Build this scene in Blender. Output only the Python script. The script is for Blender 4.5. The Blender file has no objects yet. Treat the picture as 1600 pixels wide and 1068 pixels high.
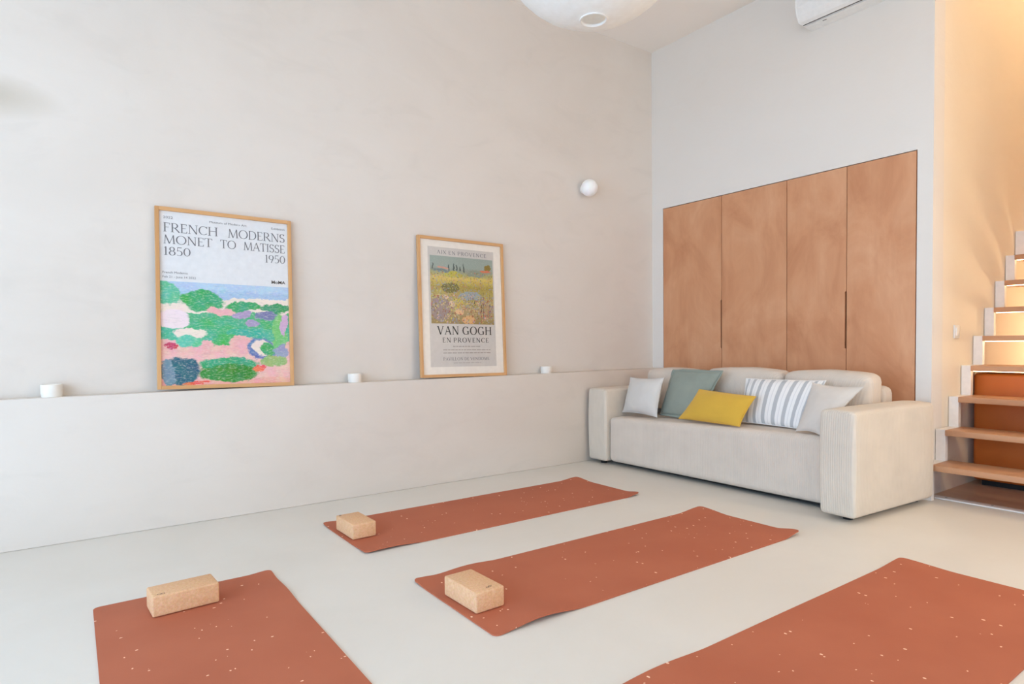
import bpy, bmesh, math, random
from math import sin, cos, pi, sqrt, radians
from mathutils import Vector, Matrix, noise

scene = bpy.context.scene
COL = scene.collection

# ------------------------------------------------------------------ camera
YAW, PITCH, ROLL, FPX, SHIFT_PX = 0.9568, -0.0304, -0.0111, 980.0, 30.0
cam_d = bpy.data.cameras.new('camera')
cam_d.sensor_width = 36.0
cam_d.lens = FPX / 1600 * 36.0
cam_d.shift_y = SHIFT_PX / 1600
cam_d.clip_start = 0.05
cam = bpy.data.objects.new('camera', cam_d)
fwd = Vector((cos(YAW)*cos(PITCH), sin(YAW)*cos(PITCH), sin(PITCH)))
rgt0 = Vector((sin(YAW), -cos(YAW), 0))
up0 = rgt0.cross(fwd)
rgt = rgt0*cos(ROLL) + up0*sin(ROLL)
upv = -rgt0*sin(ROLL) + up0*cos(ROLL)
m3 = Matrix((rgt, upv, -fwd)).transposed()
cam.matrix_world = Matrix.Translation((0, 0, 0.97)) @ m3.to_4x4()
COL.objects.link(cam)
scene.camera = cam

# ------------------------------------------------------------------ world, light, exposure
world = bpy.data.worlds.new('daylight')
scene.world = world
world.use_nodes = True
bg = world.node_tree.nodes['Background']
bg.inputs[0].default_value = (0.665, 0.925, 1.25, 1)
bg.inputs[1].default_value = 5.4

WX = -2.7            # window wall plane
WIN = (-2.4, 3.0, 0.03, 2.55)   # y0 y1 z0 z1 of the window opening
FILL_WIN = (3.35, 4.2, 0.06, 2.6)   # x0 x1 z0 z1 of an opening added behind the camera for fill light
def portal(loc, rot, sx, sy):
    d = bpy.data.lights.new('window_daylight', 'AREA')
    d.shape = 'RECTANGLE'; d.size = sx; d.size_y = sy; d.cycles.is_portal = True
    o = bpy.data.objects.new('window_daylight', d)
    o.matrix_world = Matrix.Translation(loc) @ Matrix(rot).to_4x4()
    COL.objects.link(o)
portal((WX-0.12, (WIN[0]+WIN[1])/2, (WIN[2]+WIN[3])/2), ((0, 0, -1), (1, 0, 0), (0, -1, 0)), WIN[1]-WIN[0], WIN[3]-WIN[2])
portal(((FILL_WIN[0]+FILL_WIN[1])/2, -2.82, (FILL_WIN[2]+FILL_WIN[3])/2), ((-1, 0, 0), (0, 0, -1), (0, -1, 0)), FILL_WIN[1]-FILL_WIN[0], FILL_WIN[3]-FILL_WIN[2])  # portal of the added fill opening

vs = scene.view_settings
vs.view_transform = 'Standard'; vs.look = 'None'; vs.gamma = 1.0
vs.use_curve_mapping = False
vs.exposure = 0.05
scene.cycles.max_bounces = 12
scene.cycles.diffuse_bounces = 8
scene.cycles.use_denoising = True

# ------------------------------------------------------------------ material helpers
def srgb(r, g, b):
    f = lambda c: (c/255/12.92 if c/255 <= 0.04045 else ((c/255+0.055)/1.055)**2.4)
    return (f(r), f(g), f(b), 1)

class NT:
    """small node-tree builder"""
    def __init__(s, name, rough=0.6, spec=0.3):
        s.m = bpy.data.materials.new(name); s.m.use_nodes = True
        s.t = s.m.node_tree; s.n = s.t.nodes
        s.b = s.n['Principled BSDF']
        s.b.inputs['Roughness'].default_value = rough
        s.b.inputs['Specular IOR Level'].default_value = spec
    def node(s, typ, ins=None, **kw):
        nd = s.n.new(typ)
        for k, v in kw.items(): setattr(nd, k, v)
        for k, v in (ins or {}).items(): s.put(nd.inputs[k], v)
        return nd
    def put(s, sock, v):
        if isinstance(v, bpy.types.NodeSocket): s.t.links.new(v, sock)
        else: sock.default_value = v
    def coord(s, kind='Object'): return s.node('ShaderNodeTexCoord').outputs[kind]
    def mapping(s, vec, scale=(1, 1, 1), loc=(0, 0, 0), rot=(0, 0, 0)):
        return s.node('ShaderNodeMapping', {'Vector': vec, 'Scale': scale, 'Location': loc, 'Rotation': rot}).outputs[0]
    def noise(s, vec, scale, detail=3, rough=0.5, dist=0.0):
        return s.node('ShaderNodeTexNoise', {'Vector': vec, 'Scale': scale, 'Detail': detail, 'Roughness': rough, 'Distortion': dist})
    def math(s, op, a, b=0.0, clamp=False):
        nd = s.node('ShaderNodeMath', {0: a, 1: b}, operation=op); nd.use_clamp = clamp
        return nd.outputs[0]
    def ramp(s, fac, stops):
        nd = s.node('ShaderNodeValToRGB', {'Fac': fac}); e = nd.color_ramp.elements
        while len(e) < len(stops): e.new(0.5)
        for el, (p, c) in zip(e, stops): el.position = p; el.color = c
        return nd.outputs[0]
    def mix(s, fac, a, b, mode='MIX'):
        nd = s.node('ShaderNodeMix', data_type='RGBA', blend_type=mode)
        s.put(nd.inputs['Factor'], fac); s.put(nd.inputs[6], a); s.put(nd.inputs[7], b)
        return nd.outputs[2]
    def vmath(s, op, a, b=(0, 0, 0)):
        nd = s.node('ShaderNodeVectorMath', operation=op)
        s.put(nd.inputs[0], a); s.put(nd.inputs[1], b)
        return nd.outputs[1] if op in ('LENGTH', 'DISTANCE') else nd.outputs[0]
    def color(s, v): s.put(s.b.inputs['Base Color'], v); return s
    def bump(s, h, strength=0.2, dist=0.01):
        nd = s.node('ShaderNodeBump', {'Height': h, 'Strength': strength, 'Distance': dist})
        s.t.links.new(nd.outputs[0], s.b.inputs['Normal']); return s

def plain(name, col, rough=0.5, spec=0.3, var=0.03, scale=30, metal=0.0):
    t = NT(name, rough, spec)
    nz = t.noise(t.coord(), scale, 3).outputs[0]
    dk = tuple(c*(1-2*var) for c in col[:3]) + (1,)
    t.color(t.ramp(nz, [(0.3, dk), (0.7, col)]))
    t.b.inputs['Metallic'].default_value = metal
    return t.m

def emitter(name, col, strength):
    t = NT(name)
    t.color((0.8, 0.8, 0.8, 1))
    t.b.inputs['Emission Color'].default_value = col
    t.b.inputs['Emission Strength'].default_value = strength
    return t.m

def plaster(name, light, dark, patch, soft_patch=False):
    t = NT(name, 0.75, 0.25)
    c = t.coord()
    big = t.noise(t.mapping(c, (1, 1, 1.6)), 0.9, 4, 0.55, 0.6).outputs[0]
    med = t.noise(t.mapping(c, (1, 1, 2.2), (3, 1, 7)), 2.6, 5, 0.6, 0.8).outputs[0]
    fine = t.noise(c, 14, 4, 0.6).outputs[0]
    col = t.mix(t.math('MULTIPLY', t.ramp(big, [(0.35, (0, 0, 0, 1)), (0.7, (1, 1, 1, 1))]), 0.75), light, dark)
    col = t.mix(t.math('MULTIPLY', t.ramp(med, [(0.54, (0, 0, 0, 1)), (0.68, (1, 1, 1, 1))]), 0.22), col, patch)
    col = t.mix(t.math('MULTIPLY', fine, 0.12), col, dark)
    if soft_patch:   # a blurred brownish patch, high on the plaster towards the window
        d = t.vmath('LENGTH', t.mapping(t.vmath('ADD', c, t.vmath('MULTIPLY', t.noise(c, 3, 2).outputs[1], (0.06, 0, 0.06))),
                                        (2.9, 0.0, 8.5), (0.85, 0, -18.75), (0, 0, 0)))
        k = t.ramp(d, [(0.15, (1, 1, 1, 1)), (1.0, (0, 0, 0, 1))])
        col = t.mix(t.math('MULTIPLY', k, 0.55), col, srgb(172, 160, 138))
    t.color(col)
    t.bump(t.math('ADD', med, t.math('MULTIPLY', fine, 0.3)), 0.12, 0.02)
    return t.m

M = {}
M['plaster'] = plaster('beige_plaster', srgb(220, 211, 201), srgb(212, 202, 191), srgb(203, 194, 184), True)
M['plaster_ceiling'] = plaster('beige_ceiling_plaster', srgb(238, 231, 223), srgb(235, 227, 218), srgb(231, 223, 214))
M['white_wall'] = plaster('white_painted_wall', srgb(225, 219, 211), srgb(223, 216, 207), srgb(220, 213, 204))
M['cream_wall'] = plaster('cream_stairwell_wall', srgb(232, 222, 206), srgb(229, 218, 200), srgb(225, 214, 196))

def floor_mat():
    t = NT('pale_poured_floor', 0.42, 0.35)
    c = t.coord()
    a = t.noise(c, 1.3, 5, 0.6, 0.5).outputs[0]; f = t.noise(c, 60, 3).outputs[0]
    col = t.ramp(a, [(0.3, srgb(214, 208, 198)), (0.7, srgb(221, 216, 207))])
    t.color(t.mix(t.math('MULTIPLY', f, 0.08), col, srgb(200, 193, 182)))
    t.bump(a, 0.05, 0.01)
    return t.m
M['floor'] = floor_mat()

def wood(name, light, mid, dark, scale=1.0, axis='Z', rough=0.5, rnd=True):
    t = NT(name, rough, 0.3)
    c = t.coord()
    if rnd:
        oi = t.node('ShaderNodeObjectInfo').outputs['Random']
        c = t.vmath('ADD', c, t.vmath('MULTIPLY', t.node('ShaderNodeCombineXYZ', {0: oi, 1: oi, 2: oi}).outputs[0], (7, 13, 29)))
    st = {'Z': (1, 1, 0.12), 'X': (0.12, 1, 1), 'Y': (1, 0.12, 1)}[axis]
    v = t.mapping(c, st)
    big = t.noise(v, 3.2*scale, 4, 0.55, 1.6).outputs[0]
    ring = t.math('FRACT', t.math('MULTIPLY', t.noise(v, 1.6*scale, 2, 0.4, 0.9).outputs[0], 9.0))
    ring = t.math('ABSOLUTE', t.math('SUBTRACT', ring, 0.5))
    fib = t.noise(t.mapping(c, tuple(1 if k == 1 else 0.03 for k in st)), 110*scale, 3, 0.6).outputs[0]
    col = t.ramp(big, [(0.28, dark), (0.5, mid), (0.75, light)])
    col = t.mix(t.math('MULTIPLY', ring, 0.35), col, mid)
    col = t.mix(t.math('MULTIPLY', fib, 0.25), col, dark)
    spots = t.noise(c, 3.0, 2).outputs[0]
    col = t.mix(t.math('MULTIPLY', t.ramp(spots, [(0.55, (0, 0, 0, 1)), (0.72, (1, 1, 1, 1))]), 0.35), col, light)
    t.color(col); t.bump(fib, 0.08, 0.002)
    return t.m
def ply():
    t = NT('okoume_plywood', 0.5, 0.3)
    oi = t.node('ShaderNodeObjectInfo').outputs['Random']
    c = t.vmath('ADD', t.coord(), t.vmath('MULTIPLY', t.node('ShaderNodeCombineXYZ', {0: oi, 1: oi, 2: oi}).outputs[0], (7, 13, 29)))
    blot = t.noise(t.mapping(c, (1, 1, 0.55)), 3.4, 5, 0.6, 0.7).outputs[0]
    swirl = t.noise(t.mapping(c, (1, 1, 0.35)), 2.0, 3, 0.5, 2.4).outputs[0]
    ring = t.math('ABSOLUTE', t.math('SUBTRACT', t.math('FRACT', t.math('MULTIPLY', swirl, 7.0)), 0.5))
    fib = t.noise(t.mapping(c, (1, 1, 0.04)), 120, 3, 0.6).outputs[0]
    streak = t.noise(t.mapping(c, (1, 1, 0.10)), 14, 3, 0.6).outputs[0]
    col = t.ramp(blot, [(0.30, srgb(188, 128, 90)), (0.5, srgb(207, 150, 110)), (0.75, srgb(219, 168, 130))])
    col = t.mix(t.math('MULTIPLY', ring, 0.30), col, srgb(196, 140, 104))
    col = t.mix(t.math('MULTIPLY', t.ramp(streak, [(0.5, (0, 0, 0, 1)), (0.75, (1, 1, 1, 1))]), 0.25), col, srgb(184, 126, 90))
    col = t.mix(t.math('MULTIPLY', fib, 0.18), col, srgb(184, 128, 92))
    knot = t.node('ShaderNodeTexVoronoi', {'Vector': t.mapping(c, (1, 1, 0.6)), 'Scale': 1.7})
    kk = t.ramp(knot.outputs['Distance'], [(0.012, (1, 1, 1, 1)), (0.05, (0, 0, 0, 1))])
    col = t.mix(t.math('MULTIPLY', kk, 0.55), col, srgb(140, 84, 54))
    t.color(col); t.bump(fib, 0.08, 0.002)
    return t.m
M['ply'] = ply()
M['oak'] = wood('oak_frame_wood', srgb(216, 170, 120), srgb(207, 158, 107), srgb(194, 143, 92), 3.0, 'Z', 0.45)
M['tread'] = wood('stair_tread_wood', srgb(208, 164, 128), srgb(196, 148, 112), srgb(178, 128, 94), 1.5, 'Y', 0.45)
M['brown_floor'] = wood('stairwell_floor', srgb(212, 184, 160), srgb(204, 174, 148), srgb(192, 160, 134), 1.2, 'Y', 0.35)
M['dark_gap'] = plain('dark_gap', srgb(70, 44, 30), 0.9)

def fabric(name, col, rib=None, weave=420, var=0.05, rough=0.9, ribs=0.0):
    t = NT(name, rough, 0.15)
    c = t.coord()
    nz = t.noise(c, 6, 4, 0.6).outputs[0]
    fine = t.noise(c, weave, 2).outputs[0]
    dk = tuple(x*(1-3*var) for x in col[:3]) + (1,)
    cc = t.mix(t.ramp(nz, [(0.3, (0, 0, 0, 1)), (0.75, (0.8, 0.8, 0.8, 1))]), col, dk)
    cc = t.mix(t.math('MULTIPLY', fine, 0.2), cc, dk)
    h = fine
    if rib:
        s = t.node('ShaderNodeSeparateXYZ', {0: c})
        ph = t.math('MULTIPLY', t.math('ADD', s.outputs[0], s.outputs[1]), 2*pi/rib)
        w = t.math('ADD', t.math('MULTIPLY', t.math('SINE', ph), 0.5), 0.5)
        cc = t.mix(t.math('MULTIPLY', t.math('SUBTRACT', 1.0, w), ribs), cc, tuple(x*0.72 for x in col[:3])+(1,))
        h = t.math('ADD', w, t.math('MULTIPLY', fine, 0.2))
        t.color(cc); t.bump(h, 0.35, 0.004)
    else:
        t.color(cc); t.bump(h, 0.15, 0.002)
    t.b.inputs['Sheen Weight'].default_value = 0.15
    return t.m
M['cord'] = fabric('cream_corduroy', srgb(221, 208, 191), rib=0.013, ribs=0.25)
M['cord_plain'] = fabric('cream_corduroy_smooth', srgb(219, 205, 190), rib=0.013, ribs=0.10)
M['lin_grey'] = fabric('pale_grey_linen', srgb(214, 205, 195))
M['lin_light'] = fabric('light_grey_linen', srgb(216, 211, 204))
M['sage'] = fabric('sage_green_linen', srgb(150, 157, 145), var=0.07)
M['yellow'] = fabric('mustard_cotton', srgb(218, 173, 68), var=0.04)

def stripes():
    t = NT('white_grey_striped_cotton', 0.9, 0.15)
    u = t.node('ShaderNodeSeparateXYZ', {0: t.coord('UV')}).outputs[0]
    f = t.math('FRACT', t.math('MULTIPLY', u, 9.0))
    a = t.math('GREATER_THAN', f, 0.62)
    f2 = t.math('LESS_THAN', t.math('ABSOLUTE', t.math('SUBTRACT', f, 0.30)), 0.035)
    k = t.math('MAXIMUM', a, t.math('MULTIPLY', f2, 0.35))
    t.color(t.mix(k, srgb(238, 235, 231), srgb(188, 188, 188)))
    t.bump(t.noise(t.coord(), 400, 2).outputs[0], 0.15, 0.002)
    return t.m
M['stripe'] = stripes()

def cork():
    t = NT('cork', 0.8, 0.2)
    c = t.coord()
    v = t.node('ShaderNodeTexVoronoi', {'Vector': c, 'Scale': 260.0}).outputs['Color']
    n1 = t.noise(c, 120, 4, 0.7).outputs[0]
    col = t.ramp(n1, [(0.3, srgb(208, 160, 118)), (0.55, srgb(219, 176, 137)), (0.75, srgb(226, 187, 150))])
    t.color(t.mix(0.10, col, v, 'SOFT_LIGHT')); t.bump(n1, 0.2, 0.002)
    return t.m
M['cork'] = cork()
M['ink'] = plain('dark_print', srgb(70, 62, 56), 0.8)

def mat_rubber():
    t = NT('terracotta_yoga_mat', 0.72, 0.25)
    c = t.coord()
    oi = t.node('ShaderNodeObjectInfo').outputs['Random']
    c2 = t.vmath('ADD', c, t.vmath('MULTIPLY', t.node('ShaderNodeCombineXYZ', {0: oi, 1: oi, 2: 0.0}).outputs[0], (17, 31, 0)))
    warp = t.vmath('ADD', t.vmath('MULTIPLY', c2, (1, 1, 0)), t.vmath('MULTIPLY', t.noise(c2, 90, 2).outputs[1], (0.006, 0.006, 0)))
    def flecks(scale, size, keep, st):
        vo = t.node('ShaderNodeTexVoronoi', {'Vector': t.mapping(warp, st), 'Scale': scale})
        near = t.math('LESS_THAN', vo.outputs['Distance'], size)
        s = t.node('ShaderNodeSeparateColor', {0: vo.outputs['Color']})
        sel = t.math('LESS_THAN', s.outputs[0], keep)
        return t.math('MULTIPLY', near, sel)
    k = t.math('MAXIMUM', flecks(30, 0.12, 0.30, (1, 0.7, 1)), flecks(46, 0.12, 0.13, (0.7, 1, 1)))
    cl = t.noise(c2, 5, 2).outputs[0]
    k = t.math('MULTIPLY', k, t.math('GREATER_THAN', cl, 0.44))
    base = t.ramp(t.noise(c2, 3, 4).outputs[0], [(0.3, srgb(173, 97, 70)), (0.7, srgb(180, 104, 76))])
    t.color(t.mix(k, base, srgb(246, 205, 176)))
    t.bump(t.noise(c2, 350, 2).outputs[0], 0.12, 0.002)
    return t.m
M['mat'] = mat_rubber()

M['white_metal'] = plain('white_painted_steel', srgb(236, 230, 224), 0.45)
M['white_plastic'] = plain('white_plastic', srgb(232, 232, 230), 0.35, 0.4)
M['grey_plastic'] = plain('grey_plastic', srgb(150, 150, 148), 0.5)
M['black'] = plain('black_plastic', srgb(28, 27, 26), 0.6)
M['ceramic'] = plain('white_ceramic', srgb(238, 233, 224), 0.4, 0.4)
M['wax'] = plain('candle_wax', srgb(240, 234, 220), 0.5)
M['paper_white'] = plain('white_poster_paper', srgb(228, 228, 228), 0.6)
M['paper_grey'] = plain('grey_poster_paper', srgb(205, 198, 190), 0.6)
M['paper_cream'] = plain('cream_poster_paper', srgb(236, 228, 216), 0.6)
M['print_grey'] = plain('grey_print', srgb(112, 112, 116), 0.7)
M['print_pale'] = plain('pale_grey_print', srgb(164, 154, 146), 0.7)
M['print_black'] = plain('black_print', srgb(48, 44, 42), 0.7)

def leather():
    t = NT('cognac_leather', 0.42, 0.4)
    c = t.coord()
    a = t.noise(c, 2.5, 4).outputs[0]; f = t.noise(c, 180, 3).outputs[0]
    t.color(t.ramp(a, [(0.3, srgb(168, 84, 24)), (0.7, srgb(188, 100, 34))])); t.bump(f, 0.2, 0.003)
    return t.m
M['leather'] = leather()

def globe_glass():
    t = NT('opal_glass', 0.3, 0.4)
    t.color(t.ramp(t.noise(t.coord(), 5, 2).outputs[0], [(0.3, srgb(240, 240, 238)), (0.7, srgb(244, 244, 242))]))
    t.b.inputs['Subsurface Weight'].default_value = 0.2
    return t.m
M['opal'] = globe_glass()

def rice_paper():
    t = NT('rice_paper', 0.8, 0.15)
    c = t.coord()
    t.color(t.ramp(t.noise(c, 40, 4).outputs[0], [(0.3, srgb(236, 233, 228)), (0.7, srgb(243, 241, 237))]))
    tr = t.node('ShaderNodeBsdfTranslucent', {'Color': (0.92, 0.9, 0.86, 1)})
    ms = t.node('ShaderNodeMixShader', {0: 0.3})
    t.t.links.new(t.b.outputs[0], ms.inputs[1]); t.t.links.new(tr.outputs[0], ms.inputs[2])
    t.t.links.new(ms.outputs[0], t.n['Material Output'].inputs[0])
    return t.m
M['rice'] = rice_paper()

def pane():
    t = NT('picture_glass')
    tr = t.node('ShaderNodeBsdfTransparent', {'Color': (0.98, 0.98, 0.98, 1)})
    gl = t.node('ShaderNodeBsdfGlossy', {'Color': (1, 1, 1, 1), 'Roughness': 0.06})
    ms = t.node('ShaderNodeMixShader', {0: 0.035})
    t.t.links.new(tr.outputs[0], ms.inputs[1]); t.t.links.new(gl.outputs[0], ms.inputs[2])
    t.t.links.new(ms.outputs[0], t.n['Material Output'].inputs[0])
    return t.m
M['pane'] = pane()

def painting(name, bands, blobs, wob, dab, grain):
    """generic painted landscape: horizontal colour bands, then loose brushed patches, then dabs"""
    t = NT(name, 0.6, 0.2)
    uv = t.coord('UV')
    nz = t.noise(uv, 5, 4, 0.6).outputs[1]
    w = t.vmath('ADD', uv, t.vmath('MULTIPLY', t.vmath('SUBTRACT', nz, (0.5, 0.5, 0.5)), (wob, wob, 0)))
    nf = t.noise(uv, 17, 4, 0.75).outputs[1]
    w = t.vmath('ADD', w, t.vmath('MULTIPLY', t.vmath('SUBTRACT', nf, (0.5, 0.5, 0.5)), (wob*0.55, wob*0.55, 0)))
    sv = t.node('ShaderNodeSeparateXYZ', {0: w}).outputs[1]
    col = t.ramp(sv, bands)
    t.n[-1].color_ramp.interpolation = 'LINEAR' if dab else 'CONSTANT'
    for (cx, cy, rx, ry, c) in blobs:
        d = t.vmath('LENGTH', t.mapping(w, (1/rx, 1/ry, 0), (-cx/rx, -cy/ry, 0)))
        k = t.ramp(d, [(0.88, (1, 1, 1, 1)), (1.0, (0, 0, 0, 1))])
        col = t.mix(k, col, c)
    if dab:
        for (sc, keep, size, pal, lo, hi) in dab:
            vo = t.node('ShaderNodeTexVoronoi', {'Vector': t.mapping(w, (1, 0.75, 0)), 'Scale': sc})
            s = t.node('ShaderNodeSeparateColor', {0: vo.outputs['Color']})
            k = t.math('MULTIPLY', t.math('LESS_THAN', vo.outputs['Distance'], size), t.math('LESS_THAN', s.outputs[0], keep))
            y = t.node('ShaderNodeSeparateXYZ', {0: w}).outputs[1]
            k = t.math('MULTIPLY', k, t.math('MULTIPLY', t.math('GREATER_THAN', y, lo), t.math('LESS_THAN', y, hi)))
            col = t.mix(t.math('MULTIPLY', k, 0.8), col, t.ramp(s.outputs[1], pal))
    br = t.noise(t.mapping(uv, (1, 2.2, 1)), 34, 4, 0.7).outputs[0]
    col = t.mix(t.math('MULTIPLY', t.ramp(br, [(0.5, (0, 0, 0, 1)), (0.72, (1, 1, 1, 1))]), grain), col, srgb(238, 232, 220))
    st = t.noise(t.mapping(uv, (1.0, 2.6, 1), (3, 5, 0), (0, 0, 0.5)), 15, 5, 0.75, 1.2).outputs[0]
    col = t.mix(t.math('MULTIPLY', t.ramp(st, [(0.5, (0, 0, 0, 1)), (0.8, (1, 1, 1, 1))]), grain*1.2), col, t.mix(0.5, col, srgb(30, 90, 80)))
    hs = t.noise(uv, 9, 3).outputs[0]
    col = t.node('ShaderNodeHueSaturation', {'Hue': t.math('ADD', 0.5, t.math('MULTIPLY', t.math('SUBTRACT', hs, 0.5), grain*0.35)), 'Color': col}).outputs[0]
    t.color(col)
    return t.m

GR, TE, PK, CR, LV, BL = srgb(46, 166, 104), srgb(70, 182, 150), srgb(236, 178, 174), srgb(240, 222, 208), srgb(168, 150, 190), srgb(92, 120, 176)
DG, DT, LG = srgb(34, 140, 46), srgb(22, 96, 116), srgb(120, 190, 100)
M['art_coast'] = painting('painted_coast_print',
    [(0.0, srgb(236, 172, 160)), (0.05, srgb(238, 186, 180)), (0.30, PK), (0.44, TE), (0.56, srgb(74, 176, 124)), (0.70, CR), (0.86, srgb(164, 192, 222)), (0.93, srgb(178, 202, 228))],
    [(0.30, 0.83, 0.17, 0.11, GR), (0.04, 0.88, 0.12, 0.13, srgb(92, 190, 150)), (0.62, 0.78, 0.16, 0.055, GR), (0.90, 0.77, 0.15, 0.05, srgb(46, 152, 104)),
     (0.09, 0.64, 0.13, 0.09, srgb(240, 220, 224)), (0.45, 0.73, 0.12, 0.04, PK), (0.60, 0.70, 0.09, 0.035, LV), (0.84, 0.69, 0.12, 0.045, srgb(116, 128, 166)),
     (0.82, 0.60, 0.10, 0.045, srgb(60, 176, 120)), (0.70, 0.62, 0.07, 0.035, LV), (0.42, 0.56, 0.24, 0.10, srgb(60, 178, 120)), (0.62, 0.50, 0.16, 0.06, srgb(44, 176, 150)),
     (0.48, 0.44, 0.12, 0.06, srgb(58, 178, 96)), (0.21, 0.51, 0.13, 0.055, CR), (0.20, 0.43, 0.11, 0.065, srgb(92, 196, 164)), (0.60, 0.40, 0.11, 0.08, PK),
     (0.77, 0.35, 0.13, 0.12, BL), (0.77, 0.36, 0.085, 0.09, CR), (0.82, 0.35, 0.07, 0.075, GR), (0.92, 0.52, 0.07, 0.22, srgb(110, 196, 110)), (0.96, 0.60, 0.03, 0.12, srgb(206, 168, 204)),
     (0.93, 0.34, 0.06, 0.09, srgb(150, 160, 190)), (0.86, 0.22, 0.12, 0.07, srgb(150, 184, 110)), (0.50, 0.19, 0.25, 0.08, srgb(36, 164, 118)), (0.50, 0.11, 0.25, 0.09, DG),
     (0.60, 0.12, 0.10, 0.06, srgb(14, 132, 16)), (0.13, 0.13, 0.15, 0.15, DT), (0.05, 0.12, 0.05, 0.15, srgb(110, 140, 160)), (0.07, 0.38, 0.045, 0.035, srgb(200, 52, 84)), (0.75, 0.15, 0.07, 0.02, srgb(236, 112, 78)), (0.25, 0.015, 0.12, 0.02, srgb(232, 100, 66))],
    0.13, None, 0.5)
OC = srgb(176, 138, 62)
M['art_garden'] = painting('painted_garden_print',
    [(0.0, srgb(150, 128, 74)), (0.20, srgb(172, 150, 106)), (0.40, srgb(176, 158, 92)), (0.56, srgb(166, 146, 66)), (0.68, srgb(214, 186, 98)), (0.74, srgb(168, 164, 110)), (0.80, srgb(142, 150, 136)), (0.85, srgb(150, 162, 152))],
    [(0.35, 0.74, 0.14, 0.05, srgb(186, 176, 60)), (0.16, 0.78, 0.14, 0.03, srgb(112, 128, 126)), (0.72, 0.76, 0.16, 0.06, srgb(138, 146, 128)), (0.91, 0.87, 0.06, 0.06, srgb(140, 118, 52)), (0.88, 0.81, 0.10, 0.02, srgb(206, 120, 84)),
     (0.20, 0.83, 0.10, 0.015, srgb(204, 150, 126)), (0.30, 0.54, 0.15, 0.08, srgb(112, 104, 52)), (0.62, 0.42, 0.20, 0.07, srgb(150, 160, 168)), (0.42, 0.32, 0.09, 0.09, srgb(196, 176, 78)), (0.14, 0.22, 0.16, 0.20, srgb(150, 130, 124)),
     (0.22, 0.40, 0.05, 0.04, srgb(222, 196, 166)), (0.32, 0.30, 0.055, 0.05, srgb(222, 192, 156)), (0.44, 0.19, 0.075, 0.05, srgb(222, 180, 134)), (0.58, 0.07, 0.12, 0.07, srgb(216, 166, 112)), (0.86, 0.22, 0.13, 0.18, srgb(172, 146, 112))]
    + [(x, 0.84, 0.010, h, srgb(66, 78, 74)) for x, h in ((0.04, .05), (0.29, .055), (0.37, .06), (0.41, .05), (0.46, .045), (0.52, .08))]
    + [(x, 0.28, 0.007, h, srgb(92, 78, 54)) for x, h in ((0.68, .14), (0.79, .2), (0.83, .24), (0.93, .2))],
    0.08,
    [(46, 0.7, 0.5, [(0.0, srgb(190, 70, 70)), (0.25, srgb(122, 104, 58)), (0.5, srgb(150, 150, 180)), (0.75, srgb(206, 190, 92)), (1.0, srgb(222, 170, 160))], 0.0, 0.44),
     (64, 0.6, 0.5, [(0.0, srgb(96, 84, 40)), (0.4, srgb(210, 196, 80)), (0.7, srgb(130, 150, 170)), (1.0, srgb(196, 112, 82))], 0.2, 0.78)], 0.12)

# ------------------------------------------------------------------ mesh helpers
def link_mesh(name, me, mat, parent=None, smooth=False):
    if mat is not None: me.materials.append(M[mat] if isinstance(mat, str) else mat)
    if smooth:
        for p in me.polygons: p.use_smooth = True
    o = bpy.data.objects.new(name, me); COL.objects.link(o)
    if parent is not None: o.parent = parent
    return o
def obj_bm(name, bm, mat, parent=None, smooth=False, sharp=None):
    bmesh.ops.recalc_face_normals(bm, faces=bm.faces)
    me = bpy.data.meshes.new(name); bm.to_mesh(me); bm.free()
    o = link_mesh(name, me, mat, parent, smooth)
    if sharp is not None: me.set_sharp_from_angle(angle=radians(sharp))
    return o
def add_box(bm, x0, x1, y0, y1, z0, z1):
    vs_ = [bm.verts.new((x, y, z)) for x in (x0, x1) for y in (y0, y1) for z in (z0, z1)]
    for f in ((0, 1, 3, 2), (4, 6, 7, 5), (0, 4, 5, 1), (2, 3, 7, 6), (0, 2, 6, 4), (1, 5, 7, 3)):
        bm.faces.new([vs_[i] for i in f])
    return vs_
def box(name, b, mat, parent=None, bevel=0.0, seg=2, smooth=None):
    bm = bmesh.new(); add_box(bm, *b)
    if bevel: bmesh.ops.bevel(bm, geom=bm.edges[:], offset=bevel, segments=seg, profile=0.5, affect='EDGES')
    return obj_bm(name, bm, mat, parent, bool(bevel) if smooth is None else smooth, 40 if bevel else None)
def boxes(name, bs, mat, parent=None):
    bm = bmesh.new()
    for b in bs: add_box(bm, *b)
    return obj_bm(name, bm, mat, parent)
def lathe(name, prof, mat, parent=None, n=48, at=(0, 0, 0), axis='Z'):
    bm = bmesh.new(); rings = []
    for r, z in prof:
        if r < 1e-6: rings.append([bm.verts.new((0, 0, z))])
        else: rings.append([bm.verts.new((r*cos(2*pi*i/n), r*sin(2*pi*i/n), z)) for i in range(n)])
    for a, b in zip(rings, rings[1:]):
        for i in range(n):
            j = (i+1) % n
            if len(a) == 1 and len(b) == 1: continue
            if len(a) == 1: bm.faces.new((a[0], b[i], b[j]))
            elif len(b) == 1: bm.faces.new((a[i], a[j], b[0]))
            else: bm.faces.new((a[i], a[j], b[j], b[i]))
    if axis == 'Y': bmesh.ops.rotate(bm, verts=bm.verts, matrix=Matrix.Rotation(radians(90), 3, 'X'))
    bmesh.ops.translate(bm, verts=bm.verts, vec=at)
    return obj_bm(name, bm, mat, parent, True, 40)
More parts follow.
